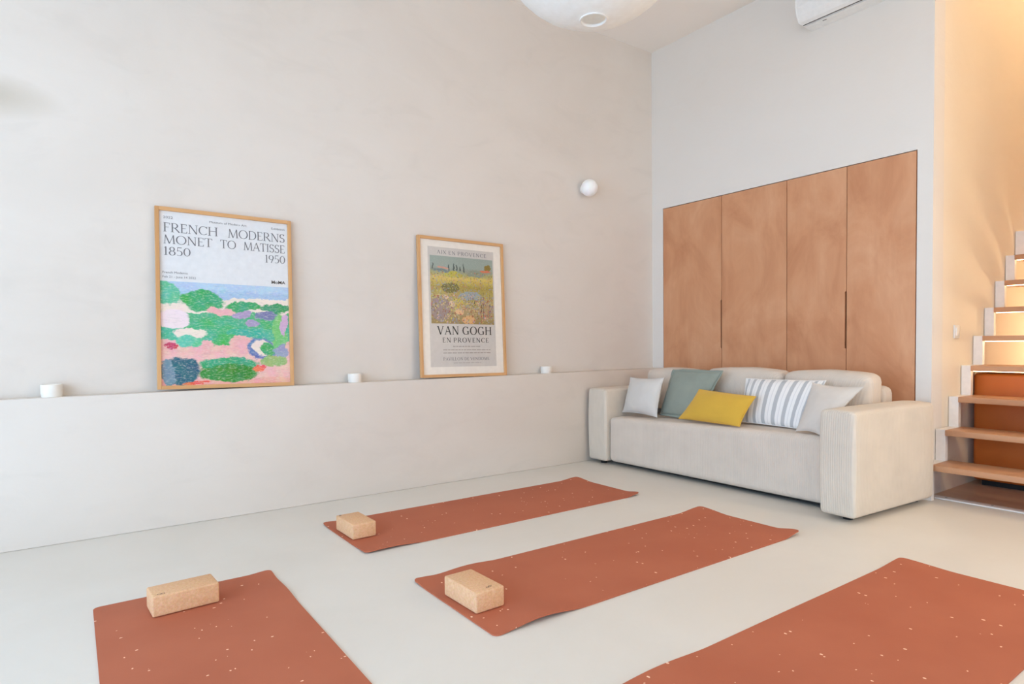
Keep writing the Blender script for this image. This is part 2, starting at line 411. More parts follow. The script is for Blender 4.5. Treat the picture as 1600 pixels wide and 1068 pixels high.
def prism(name, prof, y0, y1, mat, parent=None, bevel=0.0, smooth=False):
    """extrude an (x,z) outline along y"""
    bm = bmesh.new()
    a = [bm.verts.new((x, y0, z)) for x, z in prof]; b = [bm.verts.new((x, y1, z)) for x, z in prof]
    n = len(prof)
    for i in range(n): bm.faces.new((a[i], a[(i+1) % n], b[(i+1) % n], b[i]))
    bm.faces.new(a); bm.faces.new(b[::-1])
    if bevel: bmesh.ops.bevel(bm, geom=bm.edges[:], offset=bevel, segments=2, profile=0.5, affect='EDGES')
    return obj_bm(name, bm, mat, parent, smooth, 35 if smooth else None)
def empty(name, loc=(0, 0, 0)):
    o = bpy.data.objects.new(name, None); o.location = loc; o.empty_display_size = 0.1
    COL.objects.link(o); return o
def tag(o, label, cat, group=None):
    o['label'] = label; o['category'] = cat
    if group: o['group'] = group
    return o
def struct(o): o['kind'] = 'structure'; return o

# ------------------------------------------------------------------ the room
XB, YU, YL, ZL, ZC = 4.30, 3.895, 3.795, 0.725, 3.525
YS, YE = -2.7, 1.652          # wall behind the camera; end of the wardrobe wall
XW0, XW1 = WX, XB
fl = struct(box('floor', (XW0-0.2, XB-0.05, YS-0.15, YU+0.1, -0.1, 0.0), 'floor'))
struct(box('ceiling', (XW0-0.15, XB+0.15, YS-0.15, YU+0.15, ZC, ZC+0.12), 'plaster_ceiling'))
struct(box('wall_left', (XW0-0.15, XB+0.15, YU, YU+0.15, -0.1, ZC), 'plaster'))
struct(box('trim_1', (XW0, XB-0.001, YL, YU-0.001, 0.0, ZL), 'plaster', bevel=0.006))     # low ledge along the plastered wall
tagl = bpy.data.objects['trim_1']; tagl['label'] = 'plastered low ledge running along the beige wall'
# wardrobe wall with its recess
DY = [3.770, 3.160, 2.600, 2.168, 1.740]; DZ = 2.128
struct(boxes('wall_right', [(XB, XB+0.15, DY[0], YU, 0, ZC), (XB, XB+0.15, YE, DY[-1], 0, ZC), (XB, XB+0.15, DY[-1], DY[0], DZ, ZC),
                            (XB+0.06, XB+0.15, DY[-1], DY[0], 0, DZ)], 'white_wall'))
struct(boxes('wall_right_far', [(XB, XB+0.15, YS, 0.45, 0, ZC)], 'white_wall'))
wx0, wx1, vz0, vz1 = FILL_WIN
struct(boxes('wall_back', [(XW0-0.15, wx0, YS-0.15, YS, 0, ZC), (wx1, XB+0.15, YS-0.15, YS, 0, ZC), (wx0, wx1, YS-0.15, YS, 0, vz0), (wx0, wx1, YS-0.15, YS, vz1, ZC)], 'white_wall'))
struct(boxes('fill_window', [(wx0, wx1, YS-0.1, YS-0.03, vz0, vz0+0.05), (wx0, wx1, YS-0.1, YS-0.03, vz1-0.05, vz1)]
             + [(x-0.025, x+0.025, YS-0.1, YS-0.03, vz0, vz1) for x in (wx0+0.025, (wx0+wx1)/2, wx1-0.025)], 'white_metal'))  # frame of the added, unseen opening that evens the light on the poster wall
wy0, wy1, wz0, wz1 = WIN
struct(boxes('wall_window', [(XW0-0.15, XW0, YS, wy0, 0, ZC), (XW0-0.15, XW0, wy1, YU, 0, ZC), (XW0-0.15, XW0, wy0, wy1, 0, wz0), (XW0-0.15, XW0, wy0, wy1, wz1, ZC)], 'white_wall'))
win = struct(boxes('window_1', [(XW0-0.1, XW0-0.03, wy0, wy1, wz0, wz0+0.05), (XW0-0.1, XW0-0.03, wy0, wy1, wz1-0.05, wz1)]
                  + [(XW0-0.1, XW0-0.03, y-0.025, y+0.025, wz0, wz1) for y in (wy0+0.025, wy0+(wy1-wy0)/3, wy0+2*(wy1-wy0)/3, wy1-0.025)], 'white_metal'))
# stairwell shell
XE, ZS = 8.0, 5.2
struct(box('floor_stairwell', (XB-0.05, XE, 0.45, 1.70, -0.1, 0.0), 'brown_floor'))
struct(box('wall_stairwell', (XB+0.15, XE, YE, YE+0.12, 0, ZS), 'cream_wall'))
struct(box('wall_stairwell_far', (XB+0.15, XE, 0.33, 0.45, 0, ZS), 'cream_wall'))
struct(box('wall_stairwell_end', (XE, XE+0.12, 0.33, YE+0.12, 0, ZS), 'cream_wall'))
struct(boxes('wall_stairwell_head', [(XB, XB+0.15, 0.45, YE, ZC, ZS)], 'cream_wall'))
struct(box('ceiling_stairwell', (XB, XE+0.12, 0.33, YE+0.12, ZS, ZS+0.1), 'cream_wall'))
th = struct(box('trim_2', (XB-0.058, XB+0.012, 0.46, YE+0.02, 0.0, 0.008), 'white_metal', bevel=0.003))
for y in (1.56, 1.33, 1.10):
    lathe('screw', [(0, 0.0012), (0.006, 0.001), (0.007, 0)], 'grey_plastic', th, 12, (XB-0.02, y, 0.008))

# ------------------------------------------------------------------ wardrobe
wd = tag(empty('wardrobe', (XB, 2.755, 0)), 'built-in wardrobe with four flush orange-brown plywood doors behind the sofa', 'wardrobe')
g = 0.0022
def door(i, notch):
    """door panel i; notch = -1: finger slot on its right edge side, +1 on its left edge side"""
    y1, y0 = DY[i]-(0.005 if i == 0 else g), DY[i+1]+(0.006 if i == 3 else g)
    x0, x1, z0, z1 = -0.001, 0.022, 0.02, DZ-0.006
    o = [(y0, z0), (y1, z0), (y1, z1), (y0, z1)]
    if notch == -1: o = [(y0, z0), (y1, z0), (y1, z1), (y0, z1), (y0, 1.29), (y0+.009, 1.286), (y0+.009, 0.904), (y0, 0.90)]
    if notch == 1: o = [(y0, z0), (y1, z0), (y1, 0.90), (y1-.012, 0.905), (y1-.012, 1.285), (y1, 1.29), (y1, z1), (y0, z1)]
    bm = bmesh.new()
    a = [bm.verts.new((x0, y-2.755, z)) for y, z in o]; b = [bm.verts.new((x1, y-2.755, z)) for y, z in o]
    n = len(o)
    for k in range(n): bm.faces.new((a[k], a[(k+1) % n], b[(k+1) % n], b[k]))
    bm.faces.new(a); bm.faces.new(b[::-1])
    return obj_bm('door', bm, 'ply', wd)
for i, nt in enumerate((-1, 0, -1, 0)): door(i, nt)
box('carcass', (0.03, 0.058, DY[-1]+.004-2.755, DY[0]-.004-2.755, 0.0, DZ-0.004), 'dark_gap', wd)

# ------------------------------------------------------------------ posters
def text_mesh(s, size, mat, parent, x0, z, y, x1=None, bold=0.0, align='LEFT', name='lettering'):
    cu = bpy.data.curves.new('t', 'FONT'); cu.body = s; cu.size = size; cu.offset = bold; cu.resolution_u = 3
    to = bpy.data.objects.new('t', cu); COL.objects.link(to)
    dg = bpy.context.evaluated_depsgraph_get()
    me = bpy.data.meshes.new_from_object(to.evaluated_get(dg))
    bpy.data.objects.remove(to); bpy.data.curves.remove(cu)
    xs = [v.co.x for v in me.vertices]; a, b = min(xs), max(xs)
    sc = 1.0 if x1 is None else (x1-x0)/(b-a)
    for v in me.vertices:
        v.co = Vector((x0 + (v.co.x-a)*sc, y, z + v.co.y))
    me.materials.clear()
    return link_mesh(name, me, mat, parent)

def glyph(ch):
    t, T = 0.055, 0.115
    L = lambda x0, y0, x1, y1, w: ('l', x0, y0, x1, y1, w)
    A = lambda cx, cy, rx, ry, a0, a1: ('a', cx, cy, rx, ry, a0, a1)
    S = lambda x, y, w=0.28: ('l', x-w/2, y, x+w/2, y, 0.04)
    top, bot = 0.98, 0.02
    G = {
     'A': (.80, [L(.06, 0, .40, 1, t), L(.40, 1, .74, 0, T), L(.19, .36, .60, .36, t), S(.07, bot, .22), S(.73, bot, .26)]),
     'C': (.80, [A(.44, .5, .40, .48, 42, 318), L(.74, .74, .74, .98, t)]),
     'D': (.86, [L(.14, 0, .14, 1, T), L(.04, bot, .40, bot, t), L(.04, top, .40, top, t), A(.40, .5, .40, .48, -90, 90)]),
     'E': (.64, [L(.14, 0, .14, 1, T), L(.04, bot, .58, bot, t), L(.14, .52, .48, .52, t), L(.04, top, .55, top, t), L(.56, 0, .58, .2, t), L(.54, 1, .55, .82, t)]),
     'F': (.60, [L(.14, 0, .14, 1, T), L(.14, .52, .46, .52, t), L(.04, top, .55, top, t), L(.55, 1, .56, .8, t), S(.14, bot)]),
     'G': (.86, [A(.44, .5, .40, .48, 42, 300), L(.72, .74, .72, .98, t), L(.74, .04, .74, .42, T), S(.72, .42)]),
     'H': (.90, [L(.14, 0, .14, 1, T), L(.76, 0, .76, 1, T), L(.14, .52, .76, .52, t), S(.14, bot), S(.14, top), S(.76, bot), S(.76, top)]),
     'I': (.30, [L(.15, 0, .15, 1, T), S(.15, bot), S(.15, top)]),
     'L': (.64, [L(.14, 0, .14, 1, T), L(.04, bot, .58, bot, t), L(.57, 0, .59, .22, t), S(.14, top)]),
     'M': (1.06, [L(.12, 0, .18, 1, t), L(.18, 1, .53, .02, T), L(.53, .02, .88, 1, t), L(.88, 1, .94, 0, T), S(.12, bot, .22), S(.94, bot, .26)]),
     'N': (.90, [L(.14, 0, .14, 1, t), L(.14, 1, .76, 0, T), L(.76, 0, .76, 1, t), S(.13, bot, .24), S(.11, top, .2), S(.76, top, .24)]),
     'O': (.96, [A(.48, .5, .43, .49, 0, 360)]),
     'P': (.66, [L(.14, 0, .14, 1, T), L(.04, top, .34, top, t), L(.14, .46, .34, .46, t), A(.34, .72, .26, .26, -90, 90), S(.14, bot)]),
     'R': (.78, [L(.14, 0, .14, 1, T), L(.04, top, .34, top, t), L(.14, .48, .34, .48, t), A(.34, .73, .25, .25, -90, 90), L(.36, .48, .74, 0, T), S(.14, bot), S(.74, bot, .14)]),
     'S': (.60, [A(.30, .74, .22, .24, 25, 250), A(.30, .26, .24, .25, -155, 70), L(.22, .53, .38, .49, T), L(.50, .80, .51, .98, t), L(.07, .02, .08, .22, t)]),
     'T': (.72, [L(.36, 0, .36, 1, T), L(.02, top, .70, top, t), L(.03, 1, .02, .8, t), L(.69, 1, .70, .8, t), S(.36, bot)]),
     'V': (.80, [L(.06, 1, .40, 0, T), L(.40, 0, .72, 1, t), S(.06, top, .24), S(.72, top, .22)]),
     'X': (.80, [L(.06, 1, .74, 0, T), L(.72, 1, .08, 0, t), S(.07, top, .2), S(.72, top, .2), S(.08, bot, .2), S(.73, bot, .2)]),
     '1': (.40, [L(.20, 0, .20, 1, T), L(.07, .86, .20, .98, t), S(.20, bot)]),
     '8': (.62, [A(.31, .74, .20, .24, 0, 360), A(.31, .26, .25, .25, 0, 360)]),
     '5': (.60, [L(.14, top, .50, top, T*.8), L(.14, 1, .12, .54, t), A(.26, .31, .27, .29, -130, 125)]),
     '0': (.66, [A(.33, .5, .27, .48, 0, 360)]),
     '9': (.62, [A(.30, .68, .25, .29, 0, 360), L(.54, .64, .30, .02, T*.8)]),
    }
    return G[ch]
def serif_text(s, parent, mat, x0, x1, z0, h, y, weight=1.0, name='lettering', gap=0.04, space=0.45):
    """lettering in a drawn roman capital alphabet, from x0 to x1 on the page, cap height h"""
    bm = bmesh.new(); pen = 0.0; quads = []
    def quad(ax, ay, bx, by, wa, wb):
        d = Vector((bx-ax, by-ay)); 
        if d.length < 1e-6: return
        nrm = Vector((-d.y, d.x)).normalized()
        quads.append([(ax+nrm.x*wa/2, ay+nrm.y*wa/2), (ax-nrm.x*wa/2, ay-nrm.y*wa/2), (bx-nrm.x*wb/2, by-nrm.y*wb/2), (bx+nrm.x*wb/2, by+nrm.y*wb/2)])
    for ch in s:
        if ch == ' ': pen += space; continue
        w, st = glyph(ch)
        for k in st:
            if k[0] == 'l': quad(pen+k[1], k[2], pen+k[3], k[4], k[5]*weight, k[5]*weight)
            else:
                _, cx, cy, rx, ry, a0, a1 = k
                n = max(6, int(abs(a1-a0)/15))
                P = []
                for i in range(n+1):
                    a = radians(a0+(a1-a0)*i/n)
                    wd_ = (0.045 + 0.08*abs(cos(a))**1.3)*weight
                    P.append((pen+cx+rx*cos(a)*(1-wd_*.25), cy+ry*sin(a)*(1-wd_*.1), wd_))
                for p, q in zip(P, P[1:]): quad(p[0], p[1], q[0], q[1], p[2], q[2])
        pen += w + gap
    total = pen - gap
    for qd in quads:
        v = [bm.verts.new((x0+(x1-x0)*a/total, y, z0+b*h)) for a, b in qd]
        bm.faces.new(v)
    me = bpy.data.meshes.new(name); bm.to_mesh(me); bm.free()
    return link_mesh(name, me, mat, parent)
def sheet(name, x0, x1, z0, z1, y, mat, parent):
    me = bpy.data.meshes.new(name)
    me.from_pydata([(x0, y, z0), (x1, y, z0), (x1, y, z1), (x0, y, z1)], [], [(0, 1, 2, 3)])
    uv = me.uv_layers.new(name='uv')
    for i, c in enumerate(((0, 0), (1, 0), (1, 1), (0, 1))): uv.data[i].uv = c
    return link_mesh(name, me, mat, parent)
def picture_frame(W, H, fw, loc, lean, yaw, roll):
    r = empty('framed_poster', loc); r.rotation_euler = (lean, roll, yaw)
    d = 0.012
    for a in ((-W/2, -W/2+fw, 0, H), (W/2-fw, W/2, 0, H)):
        bm = bmesh.new(); add_box(bm, a[0], a[1], -d, d, a[2], a[3])
        bmesh.ops.bevel(bm, geom=bm.edges[:], offset=0.0015, segments=1, affect='EDGES'); obj_bm('frame_rail', bm, 'oak', r)
    for z0, z1 in ((0, fw), (H-fw, H)):
        bm = bmesh.new(); add_box(bm, -W/2+fw, W/2-fw, -d+0.0004, d, z0, z1)
        obj_bm('frame_rail', bm, 'oak_h', r)
    box('backing_board', (-W/2+fw, W/2-fw, 0.002, 0.006, fw, H-fw), 'paper_white', r)
    sheet('glass_pane', -W/2+fw+.001, W/2-fw-.001, fw+.001, H-fw-.001, -0.005, 'pane', r)
    return r
M['oak_h'] = wood('oak_frame_wood_rail', srgb(216, 170, 120), srgb(207, 158, 107), srgb(194, 143, 92), 3.0, 'X', 0.45)

# poster with the coastal landscape
W, H, fw = 0.716, 0.988, 0.020
p1 = tag(picture_frame(W, H, fw, (0.735, 3.826, ZL+0.006), -math.atan(0.052/0.98), 0.0, radians(0.9)),
         'oak framed exhibition poster with a green and pink coastal landscape, leaning on the ledge', 'poster', 'framed posters on the ledge')
iw, ih = W-2*fw, H-2*fw
fx = lambda u: -W/2+fw+u*iw
fz = lambda v: H-fw-v*ih
bpy.data.objects[p1.children[-2].name]
sheet('poster_print', fx(0), fx(1), fz(1), fz(.402), 0.0012, 'art_coast', p1)
sheet('poster_paper', fx(0), fx(1), fz(.402), fz(0), 0.0012, 'paper_white', p1)
yy = 0.0004
for s, a, b, v0, v1 in (('FRENCH', .03, .432, .067, .119), ('MODERNS', .51, .978, .067, .119), ('MONET', .03, .388, .137, .187), ('TO', .45, .573, .137, .187),
                        ('MATISSE', .632, .978, .137, .187), ('1850', .03, .225, .205, .253), ('1950', .806, .978, .205, .253)):
    serif_text(s, p1, 'print_grey', fx(a), fx(b), fz(v1), (v1-v0)*ih, yy, 0.95)
text_mesh('2022', .019, 'print_grey', p1, fx(.03), fz(.043), yy, fx(.10))
text_mesh('Museum of Modern Art', .017, 'print_grey', p1, fx(.37), fz(.043), yy, fx(.66))
text_mesh('Exhibition', .017, 'print_grey', p1, fx(.865), fz(.043), yy, fx(.978))
text_mesh('French Moderns', .017, 'print_grey', p1, fx(.02), fz(.358), yy, fx(.20))
text_mesh('Feb 21 - June 14 2022', .017, 'print_grey', p1, fx(.02), fz(.383), yy, fx(.26))
text_mesh('MoMA', .027, 'print_black', p1, fx(.858), fz(.383), yy, fx(.975), bold=0.0004, name='logo')

# poster with the garden print
W, H, fw = 0.704, 0.974, 0.020
p2 = tag(picture_frame(W, H, fw, (2.290, 3.824, ZL+0.0045), -math.atan(0.052/0.97), 0.0, radians(0.7)),
         'oak framed grey garden exhibition poster with wide cream border, leaning on the ledge', 'poster', 'framed posters on the ledge')
iw, ih = W-2*fw, H-2*fw
sheet('poster_paper', fx(0), fx(1), fz(1), fz(0), 0.0016, 'paper_cream', p2)
sheet('poster_print', fx(.09), fx(.905), fz(.945), fz(.05), 0.0011, 'paper_grey', p2)
sheet('painting_print', fx(.112), fx(.89), fz(.622), fz(.115), 0.0006, 'art_garden', p2)
yy = 0.0004
def words(line, u0, u1, v, h, wt, mat, gap, space):
    ws = line.split(); wid = [sum(glyph(c)[0]+gap for c in w_)-gap for w_ in ws]
    k = (u1-u0)/(sum(wid)+space*(len(ws)-1)); u = u0
    for w_, d in zip(ws, wid):
        serif_text(w_, p2, mat, fx(u), fx(u+d*k), fz(v), h*ih, yy, wt, gap=gap); u += (d+space)*k
words('AIX EN PROVENCE', .20, .81, .100, .027, 1.2, 'print_grey', .2, .6)
words('VAN GOGH', .18, .85, .703, .062, 1.35, 'print_black', .14, .5)
words('EN PROVENCE', .235, .81, .762, .035, 1.2, 'print_black', .2, .55)
words('PAVILLON DE VENDOME', .24, .81, .897, .022, 1.1, 'print_grey', .15, .5)
def print_lines(parent, y, rows):
    random.seed(4); bm = bmesh.new()
    for u0, u1, v, h in rows:
        u = u0
        while u < u1:
            w = min(random.uniform(.02, .06), u1-u)
            vv = [bm.verts.new(c) for c in ((fx(u), y, fz(v+h)), (fx(u+w), y, fz(v+h)), (fx(u+w), y, fz(v)), (fx(u), y, fz(v)))]
            bm.faces.new(vv); u += w + .008
    me = bpy.data.meshes.new('fine_print'); bm.to_mesh(me); bm.free()
    o = link_mesh('fine_print', me, 'print_pale', parent); o['kind'] = 'stuff'; return o
print_lines(p2, yy, [(.36, .70, .789, .006), (.24, .83, .815, .006), (.24, .83, .838, .006), (.36, .7, .915, .004)])

# ------------------------------------------------------------------ candle cups on the ledge
def cup(x, y, r, h, label):
    c = tag(empty('candle_cup', (x, y, ZL)), label, 'candle', 'candle cups on the ledge')
    lathe('cup_body', [(0, 0), (r*.93, 0), (r*.96, .003), (r*.96, .012), (r, .015), (r, h-.002), (r-.002, h), (r-.006, h), (r-.007, h-.004), (r-.007, h-.016), (0, h-.016)], 'ceramic', c)
    lathe('wax', [(r-.008, h-.0155), (r-.008, h-.012), (0, h-.012)], 'wax', c, 32)
    lathe('wick', [(.0012, h-.0118), (.0012, h-.003), (0, h-.003)], 'black', c, 8)
cup(-0.078, 3.846, .045, .062, 'white ceramic candle cup on the ledge, on the window side of the coastal landscape poster')
cup(1.482, 3.846, .043, .056, 'white ceramic candle cup on the ledge between the two framed posters')
cup(3.035, 3.846, .043, .052, 'white ceramic candle cup on the ledge between the garden poster and the sofa')

# ------------------------------------------------------------------ globe wall lamp
sc_ = tag(empty('wall_lamp', (3.478, YU, 2.212)), 'small white opal globe wall lamp on the beige plaster', 'lamp')
lathe('wall_plate', [(0, 0), (.034, 0), (.034, .010), (.026, .016), (.02, .02), (0, .02)], 'white_metal', sc_, 32, (0, 0, 0), 'Y')
R_ = .068
prof = [(R_*sin(pi*i/24), R_*-cos(pi*i/24)) for i in range(25)]; prof[0] = (0, -R_); prof[-1] = (0, R_)
lathe('globe', prof, 'opal', sc_, 40, (0, -.076, 0))
# ------------------------------------------------------------------ rice paper pendant
PC = (1.656, 1.788, 2.570); PR = 0.386
pn = tag(empty('pendant_lamp', PC), 'large white round rice paper pendant lantern hanging from the ceiling', 'lamp')
pr = []
n = 120
for i in range(n+1):
    a = -pi/2 + pi*i/n
    r = PR*cos(a); z = PR*sin(a)
    k = 1 - 0.0045*abs(sin(a*26))
    if r < 0.048: continue
    pr.append((r*k, z*k))
lathe('paper_shade', pr, 'rice', pn, 72)
zb = pr[0][1]
lathe('bottom_ring', [(.048, zb-.004), (.052, zb-.004), (.053, zb), (.052, zb+.005), (.046, zb+.005), (.045, zb), (.048, zb-.004)], 'rice', pn, 40)
lathe('top_ring', [(.048, -zb-.004), (.052, -zb-.004), (.053, -zb), (.052, -zb+.005), (.046, -zb+.005), (.048, -zb-.004)], 'white_metal', pn, 40)
lathe('bulb', [(0, -.07), (.03, -.06), (.042, -.03), (.04, 0), (.02, .05), (.016, .09), (0, .09)], 'opal', pn, 24)
lathe('cord', [(.003, .08), (.003, ZC-PC[2]-.02)], 'white_plastic', pn, 10)
lathe('ceiling_rose', [(0, ZC-PC[2]-.03), (.04, ZC-PC[2]-.03), (.05, ZC-PC[2]), (0, ZC-PC[2])], 'white_plastic', pn, 32)
# ------------------------------------------------------------------ air conditioner
ac = tag(empty('air_conditioner', (XB, 2.035, 3.116)), 'white split air conditioner high on the white wall above the wardrobe', 'air conditioner')
AL = 0.385
prism('casing', [(-.001, 0), (-.115, 0.002), (-.121, .006), (-.128, .006), (-.130, .002), (-.16, .012), (-.19, .045), (-.205, .10), (-.205, .235), (-.19, .27), (-.001, .28)], -AL+.008, AL-.008, 'white_plastic', ac)
for s in (-1, 1):
    prism('end_cap', [(-.001, -.001), (-.165, .008), (-.195, .045), (-.209, .10), (-.209, .235), (-.193, .274), (-.001, .284)], s*AL-.008*(s > 0), s*AL+.008*(s < 0), 'white_plastic', ac, 0.003, True)
box('air_slot', (-.1275, -.1225, -AL+.012, AL-.012, .0005, .004), 'black', ac)
prism('louvre', [(-.062, -.003), (-.112, -.004), (-.112, .0), (-.062, .001)], -AL+.03, AL-.03, 'white_plastic', ac)
box('sensor_window', (-.095, -.085, .23, .255, -.0058, -.0042), 'grey_plastic', ac)

# ------------------------------------------------------------------ sofa
sf = tag(empty('sofa', (3.75, 2.69, 0)), 'cream corduroy three-seater sofa with wide square arms against the plywood wardrobe', 'sofa')
sf_off = Vector((3.75, 2.69, 0))
def soft_box(name, b, mat, r=0.03, seg=4, fn=None, cuts=10, parent=None):
    bm = bmesh.new(); add_box(bm, *b)
    bmesh.ops.bevel(bm, geom=bm.edges[:], offset=r, segments=seg, profile=0.5, affect='EDGES')
    if fn:
        big = [e for e in bm.edges if e.calc_length() > 0.1]
        bmesh.ops.subdivide_edges(bm, edges=big, cuts=cuts, use_grid_fill=True)
        for v in bm.verts: v.co = fn(v.co.copy())
    for v in bm.verts: v.co -= sf_off
    return obj_bm(name, bm, mat, parent or sf, True)
# arms: slightly crowned, the stair-side one set a little forward and askew
def arm_fn(cx, cy, rot, b):
    def f(c):
        t = (c.z-b[4])/(b[5]-b[4]); u = (c.y-b[2])/(b[3]-b[2])*2-1; w = (c.x-b[0])/(b[1]-b[0])*2-1
        if t > .9: c.z += 0.010*(1-u*u)*(1-0.5*w*w)
        c.y += u*0.006*(1-(2*t-1)**2)
        c.x += -0.006*(1-(2*t-1)**2)*(w < -.9)
        p = Vector((c.x-cx, c.y-cy, 0)); a = radians(rot)
        return Vector((cx+p.x*cos(a)-p.y*sin(a), cy+p.x*sin(a)+p.y*cos(a), c.z))
    return f
bL = (3.402, 4.15, 3.568, 3.768, .028, .592); bR = (3.302, 4.138, 1.590, 1.782, .028, .588)
soft_box('arm', bL, 'cord', .022, 4, arm_fn(3.8, 3.66, 0, bL))
soft_box('arm', bR, 'cord', .022, 4, arm_fn(3.8, 1.68, -3.2, bR))
def seat_fn(c):
    t = (c.y-1.79)/(3.56-1.79)                       # 0 at the stairs end
    k = min(max((c.z-.06)/.34, 0), 1); k = k*k*(3-2*k)
    c.z += k*(0.016 - 0.045*t + 0.010*sin(pi*t)*max(0, 1-((c.x-3.72)/.32)**2))
    c.x += 0.035*(1-t)*max(0, (4.02-c.x)/.595)
    return c
soft_box('seat', (3.425, 4.02, 1.80, 3.56, .030, .405), 'cord_plain', .035, 5, seat_fn, 14)
soft_box('backrest', (4.02, 4.16, 1.80, 3.56, .05, .675), 'cord_plain', .045, 5)
def back_cushion(y0, y1, ztop, crown, seed):
    xb, xf, z0 = 4.015, 3.835, .425
    def f(c):
        u = (c.y-y0)/(y1-y0)*2-1; t = (c.z-z0)/(ztop-z0)
        if c.x < (xb+xf)/2: c.x -= 0.035*(1-u**4)*sin(pi*min(max(t, 0), 1))**.7
        if t > .5: c.z += crown*(1-u*u)*(2*t-1)
        c.x += 0.03*(t-.5)                            # leans back
        c.z += 0.006*noise.noise(Vector((c.y*6, c.x*6, seed)))
        return c
    soft_box('back_cushion', (xf, xb-.018, y0, y1, z0, ztop), 'cord_plain', .045, 5, f, 10)
back_cushion(2.990, 3.560, .735, .018, 1)
back_cushion(2.365, 2.984, .752, .022, 2)
back_cushion(1.792, 2.359, .752, .020, 3)
for x, y in ((3.47, 3.66), (4.08, 3.66), (3.40, 1.70), (4.08, 1.66)):
    lathe('foot', [(0, 0), (.024, 0), (.026, .01), (.026, .032), (0, .032)], 'black', sf, 20, Vector((x, y, 0))-sf_off)
boxes('underframe', [tuple(v-sf_off[i//2] for i, v in enumerate((3.50, 4.10, 1.82, 3.58, .014, .034)))], 'black', sf)

# ------------------------------------------------------------------ throw cushions
def pillow(name, bl, br, tl, tr, T, mat, label, bow=0.05, n=28, flange=0.0, fl_mat=None, seed=0, pinch=2.2):
    """corners are given as seen from the room; T is the half thickness"""
    bl, br, tl, tr = map(Vector, (bl, br, tl, tr))
    base = (bl+br)/2
    nrm = ((br-bl).cross(tl-bl)).normalized()
    bm = bmesh.new(); uvl = bm.loops.layers.uv.new('uv')
    def P(u, v, side, pad=0.0):
        uu = u*(1-bow*(1-v*v)*abs(u)**3); vv = v*(1-bow*(1-u*u)*abs(v)**3)
        s = (uu+1)/2; t = (vv+1)/2
        p = bl*(1-s)*(1-t)+br*s*(1-t)+tl*(1-s)*t+tr*s*t
        th = T*((1-abs(u)**pinch)*(1-abs(v)**pinch))**0.55
        w = 0.0045*noise.noise(Vector((u*2.2+seed, v*2.2, side+seed*3.1))) + 0.002*noise.noise(Vector((u*6+seed, v*6, side)))
        th = max(th + w*(th > T*.15), 0.0)
        return p + nrm*side*(th+pad) - base
    grid = {}
    def ring(i): return -cos(pi*i/n) if False else -1+2*i/n
    for side in (1, -1):
        for i in range(n+1):
            for j in range(n+1):
                u = ring(i); v = ring(j)
                u = math.copysign(1-(1-abs(u))**1.35, u); v = math.copysign(1-(1-abs(v))**1.35, v)
                edge = i in (0, n) or j in (0, n)
                if edge and side == -1: grid[(side, i, j)] = grid[(1, i, j)]
                else: grid[(side, i, j)] = bm.verts.new(P(u, v, side))
    for side in (1, -1):
        for i in range(n):
            for j in range(n):
                q = [(i, j), (i+1, j), (i+1, j+1), (i, j+1)]
                f = bm.faces.new([grid[(side,)+k] for k in (q if side == 1 else q[::-1])])
                for lp, k in zip(f.loops, (q if side == 1 else q[::-1])): lp[uvl].uv = (k[0]/n, k[1]/n)
    root = empty(name, base)
    obj_bm('cover', bm, mat, root, True)
    # sewn edge running around the cushion
    edge_pts = []
    for k in range(4*n):
        s, r = divmod(k, n); x = -1+2*r/n
        x = math.copysign(1-(1-abs(x))**1.35, x)
        edge_pts.append({0: (x, -1), 1: (1, x), 2: (-x, 1), 3: (-1, -x)}[s])
    bm = bmesh.new()
    c0 = (bl+br+tl+tr)/4 - base
    inn, out = [], []
    for u, v in edge_pts:
        p = P(u, v, 1); d = (p-c0); d -= nrm*d.dot(nrm); d.normalize()
        w = max(flange, 0.004); a, b = p - d*0.004, p + d*w
        wob = nrm*(0.010*noise.noise(Vector((u*3+seed, v*3, 9))) if flange else 0)
        hh = nrm*0.0018
        inn.append((bm.verts.new(a+hh), bm.verts.new(a-hh))); out.append((bm.verts.new(b+hh+wob), bm.verts.new(b-hh+wob)))
    m = len(inn)
    for k in range(m):
        l = (k+1) % m
        bm.faces.new((inn[k][0], inn[l][0], out[l][0], out[k][0])); bm.faces.new((inn[k][1], out[k][1], out[l][1], inn[l][1]))
        bm.faces.new((out[k][0], out[l][0], out[l][1], out[k][1])); bm.faces.new((inn[k][0], inn[k][1], inn[l][1], inn[l][0]))
    obj_bm('flange' if flange else 'seam', bm, fl_mat or mat, root, True)
    tag(root, label, 'cushion', 'throw cushions on the sofa')
    return root
pillow('cushion', (3.575, 3.555, .405), (3.525, 3.155, .405), (3.655, 3.545, .678), (3.60, 3.155, .692), .058, 'lin_light',
       'light grey linen cushion leaning beside the sage green cushion', seed=1, bow=0.09)
pillow('cushion', (3.640, 3.215, .418), (3.60, 2.855, .418), (3.745, 3.180, .738), (3.715, 2.735, .745), .050, 'sage',
       'sage green linen cushion with a flat flanged edge', flange=.020, seed=2, bow=0.03)
pillow('cushion', (3.505, 2.935, .418), (3.47, 2.42, .418), (3.60, 2.830, .625), (3.565, 2.365, .607), .050, 'yellow',
       'mustard yellow rectangular cushion standing in front of the others', seed=3, bow=0.05)
pillow('cushion', (3.640, 2.545, .424), (3.60, 2.05, .424), (3.765, 2.570, .705), (3.735, 2.005, .715), .048, 'stripe',
       'white cushion with grey vertical stripes', seed=4, bow=0.035)
pillow('cushion', (3.50, 2.055, .426), (3.455, 1.885, .426), (3.65, 2.040, .705), (3.65, 1.742, .695), .040, 'lin_grey',
       'plain beige grey cushion overlapping the striped one beside the wide arm', seed=5, bow=0.10)

